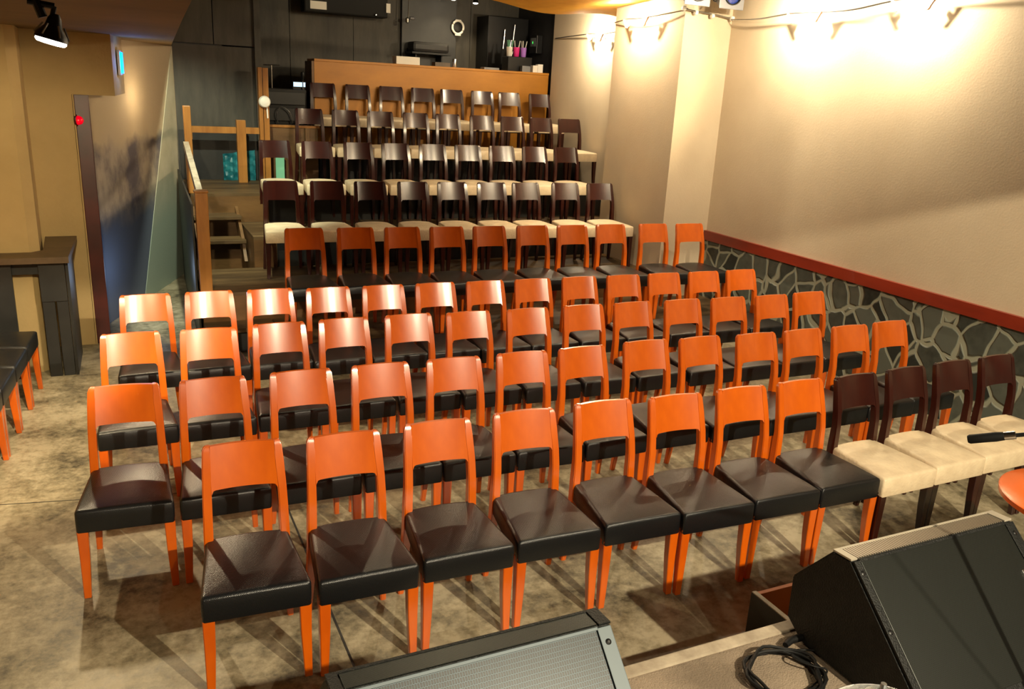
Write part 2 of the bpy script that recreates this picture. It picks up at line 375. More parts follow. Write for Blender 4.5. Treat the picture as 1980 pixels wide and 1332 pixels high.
# tiers
def tier(name, poly, z, label, riser=None):
    bm = B(); prism(bm, poly, z-.03, z)
    cx = sum(p[0] for p in poly)/len(poly)
    t = struct(name, bm, m_plank, label)
    bm = B(); prism(bm, [(p[0], p[1]) for p in poly], 0, z-.03)
    for v in bm.verts:
        pass
    obj('riser_panel', bm, riser or m_ply, t)
    return t
tier('floor_tier_1', [(1.19, 6.42), (XC-.01, 6.36), (XC-.01, YP), (XB, YP), (XB, 7.32), (1.19, 7.32)], .244, 'lowest wooden seating tier', m_shade)
tier('floor_tier_2', [(.62, 7.33), (XB, 7.33), (XB, 8.29), (.66, 8.29)], .5, 'second wooden seating tier')
t3 = tier('floor_tier_3', [(1.2, 8.30), (XB, 8.30), (XB, YPE), (XA, YPE), (XA, 9.19), (1.2, 9.19)], .80, 'third wooden seating tier')
t4 = tier('floor_tier_4', [(.72, 9.2), (XA, 9.2), (XA, 10.28), (1.6, 10.28), (1.6, 10.39), (.72, 10.43)], 1.10, 'fourth wooden seating tier with the stair landing')
tier('floor_tier_5', [(1.68, 10.38), (2.3, 10.38), (2.3, 10.29), (XA, 10.29), (XA, 12.49), (1.71, 12.49), (1.71, 10.62), (1.68, 10.62)], 1.39, 'top wooden seating tier', m_shade)  # riser blackened for the shade behind the chairs
bm = B(); box(bm, 1.42, XB-.002, 8.292, 8.2995, .50, .77); obj('shade_board', bm, m_shade, t3)  # black board stands in for shade behind the chair legs
bm = B(); box(bm, 1.5, XA-.002, 9.192, 9.1995, .80, 1.07); obj('shade_board', bm, m_shade, t4)  # shade behind this row's legs, drawn as a black board

# ================================================================ CHAIRS
def seat_mesh():
    bm = B(); rings = []
    def ring(ins, z, dome=0):
        pts = []
        wf, wb, y0, y1 = .2045-ins, .168-ins, 0+ins, .425-ins
        rc = max(.013-ins*.2, .005)
        cs = [(-wf, y0, 0), (wf, y0, 1), (wb, y1, 2), (-wb, y1, 3)]
        ctr = [(-wf+rc, y0+rc), (wf-rc, y0+rc), (wb-rc, y1-rc), (-wb+rc, y1-rc)]
        for q, (cx, cy) in enumerate(ctr):
            a0 = PI+q*PI/2
            for k in range(5):
                a_ = a0+k*PI/8
                pts.append(Vector((cx+rc*math.cos(a_), cy+rc*math.sin(a_), z)))
        out = []
        for i in range(len(pts)):
            p, q_ = pts[i], pts[(i+1) % len(pts)]
            out.append(p)
            if i % 5 == 4:
                for k in (1, 2, 3): out.append(p.lerp(q_, k/4))
        return out
    rings = [ring(.008, .333), ring(.002, .335), ring(0, .340), ring(0, .40), ring(.0005, .433), ring(.004, .441), ring(.012, .445), ring(.022, .447), ring(.04, .447), ring(.06, .447), ring(.085, .447), ring(.11, .447), ring(.135, .447), ring(.155, .447)]
    loft(bm, rings)
    for v in bm.verts:           # gently domed top
        if v.co.z > .432:
            v.co.z = min(v.co.z, .445)+.019*max(0, 1-(v.co.x/.205)**2)*max(0, 1-((v.co.y-.28)/.28)**2)
    for v in bm.verts:           # waterfall: front a little lower, rear a little thinner
        if v.co.z > .41: v.co.z -= .003*max(0, 1-v.co.y/.06)
        if v.co.z < .36: v.co.z += .028*(v.co.y/.42)
    return bm
def leg_front(s):
    bm = B()
    def R(x, y, z, w_): return [(x-w_, y-w_, z), (x+w_, y-w_, z), (x+w_, y+w_, z), (x-w_, y+w_, z)]
    loft(bm, [R(s*.186, .018, 0, .015), R(s*.181, .026, .2, .0205), R(s*.180, .028, .36, .0235)])
    bmesh.ops.bevel(bm, geom=bm.edges[:], offset=.003, segments=1, affect='EDGES')
    return bm
def leg_rear(s):
    bm = B(); rings = []
    for x, y, z, wx, wy in [(.172, .452, 0, .013, .014), (.164, .430, .18, .017, .019), (.156, .418, .36, .019, .022), (.1545, .417, .46, .019, .022), (.152, .4205, .58, .0185, .020), (.150, .433, .66, .018, .019),
                            (.1465, .4585, .76, .0172, .016), (.1425, .4775, .826, .0165, .0145), (.1395, .4815, .841, .0135, .012), (.136, .483, .848, .009, .008)]:
        rings.append([(s*x-wx, y-wy, z), (s*x+wx, y-wy, z), (s*x+wx, y+wy, z), (s*x-wx, y+wy, z)])
    loft(bm, rings)
    es = [e for e in bm.edges if abs(e.verts[0].co.z-e.verts[1].co.z) > .003]
    bmesh.ops.bevel(bm, geom=es, offset=.0035, segments=2, affect='EDGES')
    return bm
def back_board():
    bm = B(); NX = 30; NZ = 5; F = []; K = []
    for i in range(NX+1):
        u = -1+2*i/NX
        x_top, x_bot = .1275, .1335
        zb = .671
        xx = abs(u)*x_bot
        if xx > x_bot-.018: zb -= (.018-math.sqrt(max(0, .018**2-(xx-(x_bot-.018))**2)))
        c1 = []; c2 = []
        for j in range(NZ+1):
            t = j/NZ; z = zb+(.846-zb)*t
            k = (z-.64)/(.846-.64); x = u*(x_bot+(x_top-x_bot)*k)
            y = .4175+(z-.64)*.303-.009+.016*(1-u*u)
            c1.append(bm.verts.new((x, y, z))); c2.append(bm.verts.new((x, y+.017, z-(.0 if j else -.0))))
        F.append(c1); K.append(c2)
    for i in range(NX):
        for j in range(NZ):
            bm.faces.new((F[i][j], F[i+1][j], F[i+1][j+1], F[i][j+1])); bm.faces.new((K[i][j], K[i][j+1], K[i+1][j+1], K[i+1][j]))
        bm.faces.new((F[i][NZ], F[i+1][NZ], K[i+1][NZ], K[i][NZ])); bm.faces.new((F[i][0], K[i][0], K[i+1][0], F[i+1][0]))
    for i in (0, NX):
        for j in range(NZ): bm.faces.new((F[i][j], F[i][j+1], K[i][j+1], K[i][j]))
    return bm
def make_chair(name, wood, vinyl):
    t = thing(name, None, 'chair')
    obj('seat', seat_mesh(), vinyl, t, smooth=True)
    obj('backrest', back_board(), wood, t, smooth=True)
    for s in (-1, 1): obj('leg', leg_front(s), wood, t)
    for s in (-1, 1): obj('leg', leg_rear(s), wood, t, smooth=True)
    bm = B(); box(bm, -.138, .138, .40, .418, .30, .36, .003); obj('seat_rail', bm, wood, t)
    return t
def dup(root, loc, rz, label, group):
    r = root.copy(); COL.objects.link(r); r.location = loc; r.rotation_euler = (0, 0, rz)
    r['label'] = label; r['group'] = group
    for ch in list(root.children):
        c = ch.copy(); COL.objects.link(c); c.parent = r
    return r
ROWS = {1: [(0.377, 2.868, -0.057), (0.808, 2.828, -0.03), (1.241, 2.832, -0.035), (1.672, 2.828, -0.05), (2.109, 2.822, -0.044), (2.52, 2.783, -0.049), (2.944, 2.774, -0.045), (3.362, 2.765, -0.02), (3.776, 2.745, 0.005), (4.192, 2.753, 0.005), (4.603, 2.76, 0.001), (5.014, 2.759, 0.003)],
 2: [(-0.064, 3.722, -0.078), (0.368, 3.7, -0.023), (0.806, 3.694, -0.02), (1.231, 3.686, -0.021), (1.645, 3.67, -0.036), (2.066, 3.661, -0.041), (2.485, 3.653, 0.003), (2.931, 3.66, -0.031), (3.347, 3.633, 0.008), (3.763, 3.599, -0.03), (4.172, 3.588, -0.001), (4.583, 3.576, -0.03), (4.998, 3.585, -0.001)],
 3: [(0.023, 4.617, -0.005), (0.439, 4.596, -0.024), (0.862, 4.612, -0.012), (1.278, 4.619, 0.01), (1.705, 4.612, -0.002), (2.123, 4.577, 0.008), (2.552, 4.554, -0.014), (2.986, 4.544, -0.031), (3.409, 4.53, -0.002), (3.835, 4.507, -0.02), (4.252, 4.479, -0.012), (4.664, 4.455, -0.012), (5.075, 4.467, 0.002)],
 4: [(0.140, 5.526, -0.003), (0.550, 5.523, -0.003), (0.960, 5.501, -0.003), (1.370, 5.460, -0.001), (1.780, 5.441, -0.003), (2.190, 5.429, -0.003), (2.600, 5.408, -0.003), (3.010, 5.393, -0.01), (3.435, 5.382, -0.01), (3.848, 5.360, -0.015), (4.259, 5.352, -0.012), (4.670, 5.332, -0.012), (5.081, 5.325, -0.012)],
 5: [(1.427, 6.587, -0.012), (1.858, 6.556, -0.013), (2.267, 6.528, -0.018), (2.676, 6.497, -0.013), (3.086, 6.479, -0.01), (3.51, 6.459, -0.025), (3.919, 6.437, -0.037), (4.343, 6.425, -0.031), (4.824, 6.407, -0.034), (5.243, 6.368, -0.029)],
 6: [(1.433, 7.755, -0.046), (1.879, 7.737, -0.033), (2.311, 7.706, -0.015), (2.747, 7.688, -0.024), (3.172, 7.67, -0.017), (3.596, 7.648, -0.04), (4.012, 7.624, 0.02), (4.453, 7.605, -0.045), (4.873, 7.573, -0.046)],
 7: [(1.591, 8.79, 0.003), (2.026, 8.76, -0.005), (2.475, 8.737, -0.001), (2.903, 8.728, 0.006), (3.338, 8.718, 0.01), (3.766, 8.705, 0.007), (4.187, 8.687, 0.004), (4.611, 8.673, 0.001), (5.026, 8.652, -0.001)],
 8: [(2.164, 9.795, -0.013), (2.596, 9.778, -0.01), (3.02, 9.756, -0.011), (3.468, 9.734, -0.008), (3.886, 9.714, -0.009), (4.339, 9.691, -0.011), (4.758, 9.666, -0.013), (5.167, 9.648, -0.01), (5.576, 9.627, -0.023)],
 9: [(2.544, 10.756, -0.023), (2.995, 10.728, -0.019), (3.441, 10.704, -0.024), (3.874, 10.681, -0.023), (4.284, 10.658, -0.021), (4.724, 10.633, -0.025), (5.133, 10.613, -0.019), (5.593, 10.59, -0.027)]}
ROWZ = {1: 0, 2: 0, 3: 0, 4: 0, 5: .244, 6: .5, 7: .80, 8: 1.10, 9: 1.39}
ROWN = {1: 'the front row', 2: 'the second row from the stage', 3: 'the third row from the stage', 4: 'the fourth row from the stage', 5: 'the row on the lowest tier',
        6: 'the lowest row of dark chairs', 7: 'the second dark row up', 8: 'the third dark row up', 9: 'the top row before the counter'}
ORD = ['leftmost', 'second from left', 'third from left', 'fourth from left', 'fifth from left', 'sixth from left', 'seventh from left', 'eighth from left', 'ninth from left',
       'tenth from left', 'eleventh from left', 'twelfth from left']
def place_word(i, n_):
    if i == 0: return 'leftmost'
    if i == n_-1: return 'rightmost'
    if i <= n_/2: return ORD[i]
    return ORD[n_-1-i].replace('left', 'right')
pro_o = make_chair('dining_chair', m_orange, m_black)
pro_d = make_chair('dining_chair', m_dark, m_cream)
used = {'o': False, 'd': False}
def put(kind, loc, rz, label, group):
    pro = pro_o if kind == 'o' else pro_d
    if not used[kind]:
        used[kind] = True; pro.location = loc; pro.rotation_euler = (0, 0, rz); pro['label'] = label; pro['group'] = group
        return pro
    return dup(pro, loc, rz, label, group)
for r_, lst in ROWS.items():
    for i, (x, y, a_) in enumerate(lst):
        dark = r_ >= 6 or (r_ == 1 and i >= 8)
        if r_ == 1:
            if not dark: lab = 'orange wooden chair with black seat, %s orange one in the front row' % place_word(i, 8)
            else: lab = 'dark wooden chair with cream seat, %s of the four in the front row' % place_word(i-8, 4)
        elif dark: lab = 'dark wooden chair with cream seat, %s in %s' % (place_word(i, len(lst)), ROWN[r_])
        else: lab = 'orange wooden chair with black seat, %s in %s' % (place_word(i, len(lst)), ROWN[r_])
        grp = 'dark chairs with cream seats' if dark else 'orange chairs with black seats'
        put('d' if dark else 'o', (x, y, ROWZ[r_]), a_, lab, grp)
# chairs standing with their backs to the left wall
for i, (x, y, a_) in enumerate([(-.597, 6.515, -.09), (-.636, 6.097, -.09), (-.674, 5.680, -.09), (-.712, 5.263, -.09)]):
    put('o', (x, y, 0), PI/2+a_, 'orange-legged chair with black seat against the left wall, %s to the black counter' %
        ['nearest', 'second nearest', 'third nearest', 'farthest visible'][i], 'chairs along the left wall')

# ================================================================ LEFT SIDE FURNITURE
t = thing('wall_counter', 'brown-topped counter on black legs wrapping the ochre column', 'counter', (-.6, 6.95, 0))
def L(name, bm, m, par=None, **k):       # geometry given in room coordinates, stored relative to its root
    loc = Vector(par.location) if par else Vector((0, 0, 0))
    p = par
    while p is not None and p.parent is not None:
        p = p.parent; loc += Vector(p.location)
    for v in bm.verts: v.co -= loc
    return obj(name, bm, m, par, **k)
bm = B(); prism(bm, [(-1.38, 6.88), (-.335, 6.86), (-.30, 7.74), (-.53, 7.74), (-.515, 7.16), (-.59, 7.085), (-1.38, 7.085)], .905, .95)
L('worktop', bm, m_btop, t)
for x0, x1 in ((-.545, -.462), (-.45, -.372), (-.85, -.72), (-1.3, -1.2)):
    bm = B(); box(bm, x0, x1, 6.96, 6.995, 0, .905, .003); L('leg', bm, m_shade, t)
bm = B(); box(bm, -.545, -.372, 6.935, 6.958, .60, .905, .002); box(bm, -1.3, -.372, 6.998, 7.02, .80, .905); L('apron', bm, m_shade, t)
bm = B(); prism(bm, [(-.368, 6.955), (-.348, 6.955), (-.335, 7.55), (-.355, 7.55)], 0, .905); L('side_panel', bm, m_shade, t)

# ceiling spotlight on the left
t = thing('ceiling_spotlight', 'black ceiling spotlight with glowing lens hanging over the left aisle', 'spotlight', (-.15, 3.2, 2.55))
bm = B(); box(bm, -.05, .05, -.03, .03, -.03, 0, .004, Matrix.Translation((-.02, 0, 0))); obj('mounting_plate', bm, m_plast, t)
bm = B(); tube(bm, [(-.03, 0, -.02), (-.02, 0, -.05), (-.006, .0, -.095)], .014); tube(bm, [(.03, 0, -.06), (.015, 0, -.11)], .008); tube(bm, [(-.045, 0, -.05), (.03, 0, -.06)], .01); obj('bracket', bm, m_plast, t)
tilt = Matrix.Translation((.01, 0, -.165)) @ Matrix.Rotation(math.radians(14), 4, 'Y')
bm = B(); lathe(bm, [(.012, .085), (.02, .07), (.026, .045), (.046, .02), (.05, .004), (.047, .003)], 24, tilt); obj('lamp_head', bm, m_plast, t, smooth=True)
bm = B()
for k in range(6):
    a_ = 2*PI*k/6; tube(bm, [tilt @ Vector((.03*math.cos(a_), .03*math.sin(a_), .05)), tilt @ Vector((.05*math.cos(a_), .05*math.sin(a_), .015))], .003, 5)
obj('cooling_fins', bm, m_steel, t)
bm = B(); lathe(bm, [(.045, .005), (.046, -.002), (.04, -.009), (.02, -.011)], 24, tilt); obj('lens', bm, m_bulb2, t, smooth=True)
light('ceiling_spotlight_light', 'SPOT', (-.14, 3.2, 2.36), 340, (1, .82, .5), (-.8, 7.0, 0.25), .045, 66, .5)

# exit sign, alarm lamp
t = thing('exit_sign', 'small white-cased sign glowing blue on the header box side', 'sign', (.13, 8.15, 2.34), 0.105*-1)
bm = B(); box(bm, 0, .022, -.09, .09, -.10, .10, .006); obj('casing', bm, m_white, t)
bm = B(); box(bm, .022, .034, -.07, .07, -.085, .085, .012); obj('lit_panel', bm, m_blue, t)
light('exit_sign_light', 'POINT', (.24, 8.1, 2.33), 1.6, (.1, .3, 1), None, .04)
t = thing('alarm_lamp', 'round red alarm lamp beside the dark red door frame', 'lamp', (-.222, 7.775, 1.88), math.radians(72))
bm = B(); lathe(bm, [(.045, 0), (.047, .01), (.042, .014)], 24, Matrix.Rotation(PI/2, 4, 'X')); obj('base', bm, m_doorred, t, smooth=True)
bm = B(); lathe(bm, [(.036, .012), (.036, .025), (.028, .045), (.012, .056)], 24, Matrix.Rotation(PI/2, 4, 'X')); obj('red_dome', bm, m_red, t, smooth=True)

# ================================================================ STAIRS AND RAILINGS
t = thing('step_box', 'low wooden box step in front of the stair platform', 'step', (.9, 7.2, 0))
bm = B(); box(bm, .62, 1.18, 7.06, 7.325, .215, .25, .004); L('tread', bm, m_plank, t)
bm = B(); box(bm, .64, .66, 7.09, 7.32, 0, .215); box(bm, 1.14, 1.16, 7.09, 7.32, 0, .215); L('side_board', bm, m_ply, t)
bm = B(); box(bm, .66, 1.14, 7.20, 7.215, 0, .215); L('back_board', bm, m_shade, t)
t = thing('staircase', 'dark wooden stair with open treads up to the landing', 'staircase', (.95, 8.7, .5))
for y0, z in ((8.68, .70), (8.94, .90)):
    bm = B(); box(bm, .72, 1.185, y0, y0+.26, z-.035, z, .004); L('tread', bm, m_plank, t)
for x0 in (.72, 1.15):
    bm = B(); prism(bm, [(8.60, .5), (8.74, .5), (9.195, .80), (9.195, .97), (9.0, .865), (8.72, .665), (8.70, .6)], x0, x0+.03, 'x'); L('stringer', bm, m_ply, t)
t = thing('newel_post', 'front honey-coloured newel post at the foot of the stairs', 'post', (.665, 7.45, .5))
bm = B(); box(bm, -.05, .05, -.045, .045, 0, .84, .006); obj('shaft', bm, m_post, t)
bm = B(); box(bm, -.056, .056, -.052, .052, .84, .862, .008); obj('cap', bm, m_post, t)
t = thing('handrail', 'sloping handrail, pale for its lit top, from newel post up to the landing', 'handrail', (.64, 8.2, 1.4))
def beam(bm, a_, b_, w_, h_):
    a_, b_ = Vector(a_), Vector(b_); d = (b_-a_).normalized(); s = d.cross(Vector((0, 0, 1))).normalized(); u = s.cross(d)
    loft(bm, [[p+s*w_*i/2+u*h_*j/2 for i, j in ((-1, -1), (1, -1), (1, 1), (-1, 1))] for p in (a_, b_)]); return bm
L('rail', beam(B(), (.665, 7.50, 1.30), (.70, 9.10, 1.60), .05, .06), m_edge, t)  # pale material stands in for light on the rail's top
t = thing('stair_side_panel', 'black board panel closing the left side of the stairs', 'panel', (.6, 8.9, 0))
bm = B(); prism(bm, [(.585, 7.34), (.60, 7.34), (.692, 10.2), (.677, 10.2)], 0, .495)
prism(bm, [(.585, 7.48), (.60, 7.48), (.692, 10.2), (.677, 10.2)], .495, 1.24); L('panel_board', bm, m_shade, t)
t = thing('railing_post', 'tall left post of the landing railing with worn top', 'post', (.735, 9.24, 1.10))
bm = B(); box(bm, -.035, .035, -.035, .035, 0, .87, .008); obj('shaft', bm, m_post, t)
t = thing('railing_post', 'middle post of the landing railing, before the teal sheet', 'post', (1.375, 10.15, 1.10))
bm = B(); box(bm, -.05, .05, -.04, .04, 0, .70, .004); obj('shaft', bm, m_post, t)
t = thing('landing_rail', 'horizontal honey-coloured rail across the black wall', 'railing', (1.2, 10.15, 1.68))
L('rail', beam(B(), (.76, 9.28, 1.672), (.80, 10.15, 1.70), .04, .065), m_post, t)
L('rail', beam(B(), (.80, 10.15, 1.685), (1.322, 10.15, 1.685), .045, .07), m_post, t)
L('rail', beam(B(), (1.428, 10.15, 1.685), (1.575, 10.15, 1.685), .045, .07), m_post, t)
t = thing('timber_post', 'tallest honey-coloured post right of the black wall', 'post', (1.635, 10.16, 1.10))
bm = B(); box(bm, -.055, -.012, -.05, .05, 0, 1.28, .004); obj('shaft', bm, m_post, t)
bm = B(); box(bm, -.006, .055, -.05, .05, 0, 1.275, .004); obj('shaft', bm, m_post, t)
t = thing('wall_lamp', 'round white lamp globe on the tallest post', 'lamp', (1.635, 10.10, 2.01))
bm = B(); lathe(bm, [(.03, 0), (.058, .008), (.066, .025), (.055, .05), (.03, .062), (.012, .066)], 28, Matrix.Rotation(PI/2, 4, 'X')); obj('globe', bm, m_white, t, smooth=True)
bm = B(); tube(bm, [(.03, .0, -.06), (.034, 0, -.18)], .008); obj('cord', bm, m_white, t)
t = thing('partition', 'low brown plywood partition beside the tallest post', 'partition', (1.95, 10.3, 1.10))
bm = B(); box(bm, 1.70, 2.28, 10.31, 10.335, 1.39, 1.72); box(bm, 1.70, 2.28, 10.29, 10.31, 1.10, 1.39); L('panel_board', bm, m_ply, t)
bm = B(); box(bm, 1.695, 2.30, 10.295, 10.35, 1.72, 1.75, .004); L('cap_rail', bm, m_post, t)
bm = B(); box(bm, 2.13, 2.18, 10.285, 10.31, 1.39, 1.72, .002); L('batten', bm, m_ply, t)
# teal sheet and mint card on the landing
bm = B()
NX, NZ = 14, 12; V = []
for i in range(NX+1):
    V.append([bm.verts.new((1.19+.36*i/NX, 10.36+.02*math.sin(i*1.3)+.012*math.sin(j*1.7+i), 1.10+(.30+.05*i/NX)*j/NZ)) for j in range(NZ+1)])
for i in range(NX):
    for j in range(NZ): bm.faces.new((V[i][j], V[i+1][j], V[i+1][j+1], V[i][j+1]))
bmesh.ops.solidify(bm, geom=bm.faces[:], thickness=.012)
tag(L('plastic_sheet', bm, m_teal, None, smooth=True), 'crumpled teal plastic sheet behind the middle railing post', 'sheet')
bm = B(); box(bm, 1.76, 1.86, 10.2, 10.215, 1.10, 1.41, .003)
tag(obj('card', bm, m_mint), 'pale green card glimpsed through the leftmost chair of the second dark row', 'card')

# ================================================================ BACK COUNTER AND BOOTH
t = thing('bar_counter', 'amber plywood counter behind the top row of chairs', 'counter', (4.1, 11.3, 1.39))
bm = B(); box(bm, 2.46, 5.84, 11.262, 11.29, 1.39, 2.50); L('front_panel', bm, m_amber, t)
bm = B(); box(bm, 2.46, 5.84, 11.25, 11.68, 2.50, 2.53, .003); L('countertop', bm, m_amber, t)
bm = B(); box(bm, 2.43, 2.46, 11.27, 11.68, 1.39, 2.50); L('side_panel', bm, m_ply, t)
def small(name, label, cat, m, x0, x1, y0, y1, z0, z1, bev=.004, group=None):
    bm = B(); box(bm, x0, x1, y0, y1, z0, z1, bev); return tag(L(name, bm, m), label, cat, group)
t = thing('equipment_rack', 'black equipment rack left of the amber counter', 'rack', (2.05, 11.5, 1.39))
bm = B(); box(bm, 1.80, 2.36, 11.27, 11.8, 1.39, 2.14, .008); L('cabinet', bm, m_plast, t)
for z in (1.55, 1.75, 1.95):
    bm = B(); box(bm, 1.83, 2.33, 11.235, 11.25, z, z+.15, .003); L('rack_panel', bm, m_shade, t)
t = thing('small_screen', 'little bluish lit display on the black rack', 'screen', (2.28, 11.32, 2.14))
bm = B(); box(bm, -.085, .085, 0, .02, 0, .10, .004); obj('casing', bm, m_plast, t)
bm = B(); box(bm, -.075, .075, -.004, 0, .035, .09); obj('display', bm, m_screen, t)
t = thing('chrome_stand', 'thin chrome T-shaped stand above the black rack', 'stand', (1.95, 11.4, 2.14))
bm = B(); tube(bm, [(0, 0, 0), (0, 0, .28)], .006); obj('stem', bm, m_chrome, t)
bm = B(); tube(bm, [(-.1, 0, .282), (.1, 0, .285)], .008); obj('crossbar', bm, m_chrome, t)
bm = B(); tube(bm, catmull([(1.98, 11.22, 1.72), (1.96, 11.19, 1.84), (2.02, 11.19, 1.92), (2.12, 11.19, 1.86), (2.16, 11.22, 1.72)]), .006, 6)
tag(L('looped_cable', bm, m_steel), 'thin grey cable looping in front of the black rack', 'cable')
t = thing('microphone', 'small dark microphone clipped at the counter corner', 'microphone', (2.32, 11.3, 2.30))
bm = B(); lathe(bm, [(.01, -.06), (.02, 0), (.028, .03), (.022, .055), (.008, .062)], 16); obj('grille', bm, m_plast, t, smooth=True)
bm = B(); tube(bm, [(0, 0, -.16), (0, 0, -.05)], .008); obj('stem', bm, m_steel, t)
small('paper_box', 'white paper box standing on the amber counter', 'box', m_paper, 3.57, 3.90, 11.32, 11.5, 2.53, 2.63)
small('wooden_tray', 'brown tray of small bottles on the counter middle', 'tray', m_btop, 4.12, 4.34, 11.32, 11.46, 2.53, 2.585)
bm = B(); lathe(bm, [(.03, 0), (.032, .01), (.032, .10), (.03, .11)], 18, None, (4.40, 11.32, 2.53)); tag(L('jar', bm, m_chrome, None, smooth=True), 'small glassy jar beside the brown tray', 'jar')
small('flat_box', 'flat grey box lying on the counter right of the jar', 'box', m_greyp, 4.85, 5.08, 11.32, 11.46, 2.53, 2.56)
small('leaflet_stack', 'upright stack of grey leaflets on the counter', 'leaflets', m_greyp, 5.42, 5.55, 11.28, 11.36, 2.53, 2.61, .002)
t = thing('card_holder', 'bright white stack of cards at the counter right end', 'cards', (5.67, 11.32, 2.53))
bm = B(); box(bm, -.075, .0, -.03, .05, 0, .095, .002); obj('card', bm, m_paper, t)
bm = B(); box(bm, .004, .085, -.03, .05, 0, .115, .002); obj('card', bm, m_white, t)
small('black_case', 'black case on the counter carrying the pen cups', 'case', m_plast, 5.24, 5.62, 11.38, 11.60, 2.53, 2.73, .008)
def cup(x, m, label, n_, mp):
    t = thing('pen_cup', label, 'cup', (x, 11.48, 2.73), 0, 'pen cups on the black case')
    bm = B(); lathe(bm, [(.030, 0), (.038, .01), (.045, .13), (.041, .13), (.034, .02)], 20); obj('cup', bm, m, t, smooth=True)
    for k in range(n_):
        a_ = k*2.1; bm = B(); tube(bm, [(.012*math.cos(a_), .012*math.sin(a_), .02), (.05*math.cos(a_), .03*math.sin(a_), .22)], .006, 6); obj('pen', bm, mp, t)
cup(5.30, m_white, 'white cup of pens, leftmost on the black case', 3, m_mint)
cup(5.41, m_pink, 'pink cup of pens between white and lilac cups', 2, m_white)
cup(5.52, m_purple, 'lilac cup of pens, rightmost on the black case', 3, m_white)
t = thing('meter_box', 'dark wall device with tiny green light by the booth corner', 'device', (5.86, 11.75, 2.8))
bm = B(); box(bm, -.06, .04, -.12, .12, 0, .26, .01); obj('casing', bm, m_plast, t)
bm = B(); box(bm, -.066, -.06, -.09, .07, .10, .22, .002); obj('faceplate', bm, m_greyp, t)
bm = B(); box(bm, -.07, -.066, -.01, .0, .14, .17); obj('green_light', bm, mat('green_indicator', (0, .3, .05), emit=(.05, .8, .1), estr=1.2), t)
t = thing('tall_cabinet', 'glossy black cabinet with chrome rods for reflected streaks behind the counter', 'cabinet', (5.55, 12.3, 1.39))
bm = B(); box(bm, 5.2, 5.86, 12.05, 12.49, 1.39, 3.3, .01); L('cabinet_body', bm, m_plast, t)
for x, z0, z1 in ((5.44, 2.85, 3.12), (5.55, 2.80, 2.98), (5.60, 2.96, 3.20), (5.58, 2.72, 2.82)):
    bm = B(); tube(bm, [(x, 12.02, z0), (x+.02, 12.02, z1)], .014); L('glint_rod', bm, m_chrome, t)  # chrome rods added for white streaks of reflection
t = thing('shelf_unit', 'black shelf on the dark wall behind the counter', 'shelf', (4.35, 12.22, 2.7))
bm = B(); box(bm, -.30, .30, -.12, .19, 0, .03, .004); obj('shelf_board', bm, m_plast, t)
for xx in (-.2, .2):
    bm = B(); box(bm, xx-.01, xx+.01, .0, .19, -.12, 0); box(bm, xx-.01, xx+.01, .17, .213, -.2, .1); obj('bracket', bm, m_plast, t)
bm = B(); box(bm, -.28, .28, -.10, .18, .03, .17, .04); obj('black_roll', bm, m_blackp, t)
t = thing('dark_panel', 'dark board panel on the booth wall behind the ring', 'panel', (4.4, 12.46, 3.0))
bm = B(); box(bm, -.40, .45, -.02, .03, -.55, .7, .004); obj('panel_board', bm, m_shade, t)
t = thing('ring_bezel', 'white ring-shaped bezel on the dark booth wall', 'ring', (4.86, 12.40, 3.12))
bm = B(); Rr = .088
ringpts = [(Rr*math.cos(2*PI*k/32), 0, Rr*1.05*math.sin(2*PI*k/32)) for k in range(32)]
tube(bm, ringpts, .016, 8, True); obj('ring', bm, m_white, t, smooth=True)
for dz in (-.105, .10):
    bm = B(); box(bm, -.045, .045, -.012, .012, dz-.012, dz+.008, .004); obj('mounting_tab', bm, m_white, t)
bm = B(); lathe(bm, [(.07, -.02), (.072, .0), (.05, .006)], 24, Matrix.Rotation(PI/2, 4, 'X')); obj('dark_disc', bm, m_plast, t, smooth=True)
t = thing('ceiling_unit', 'long black box under the booth ceiling with white label', 'box', (3.1, 12.2, 3.14))
bm = B(); box(bm, -.58, .58, -.12, .12, 0, .38, .02); obj('casing', bm, m_rub, t)
bm = B(); box(bm, -.50, -.28, -.127, -.12, .04, .14); obj('white_label', bm, m_white, t)
bm = B(); box(bm, .55, .61, -.14, -.122, .07, .19); obj('white_tag', bm, m_white, t)
bm = B(); lathe(bm, [(.012, -.0), (.02, .012), (.008, .03)], 12, Matrix.Translation((.40, -.13, .03)) @ Matrix.Rotation(PI/2, 4, 'X')); obj('indicator_lamp', bm, m_chrome, t)
t = thing('clamp_lamp', 'small chrome clamp hanging beside the long black box', 'clamp', (3.98, 12.1, 3.13))
bm = B(); tube(bm, [(0, 0, .02), (.02, 0, .62)], .008); obj('rod', bm, m_chrome, t)
bm = B(); lathe(bm, [(.01, -.03), (.03, -.02), (.03, .03), (.012, .045)], 14, Matrix.Translation((-.01, 0, 0))); obj('clamp_body', bm, m_chrome, t)
bm = B(); lathe(bm, [(.02, 0), (.025, .05), (.015, .07)], 14, Matrix.Translation((.03, 0, .04)) @ Matrix.Rotation(PI/2, 4, 'Y')); obj('knob', bm, m_greyp, t)
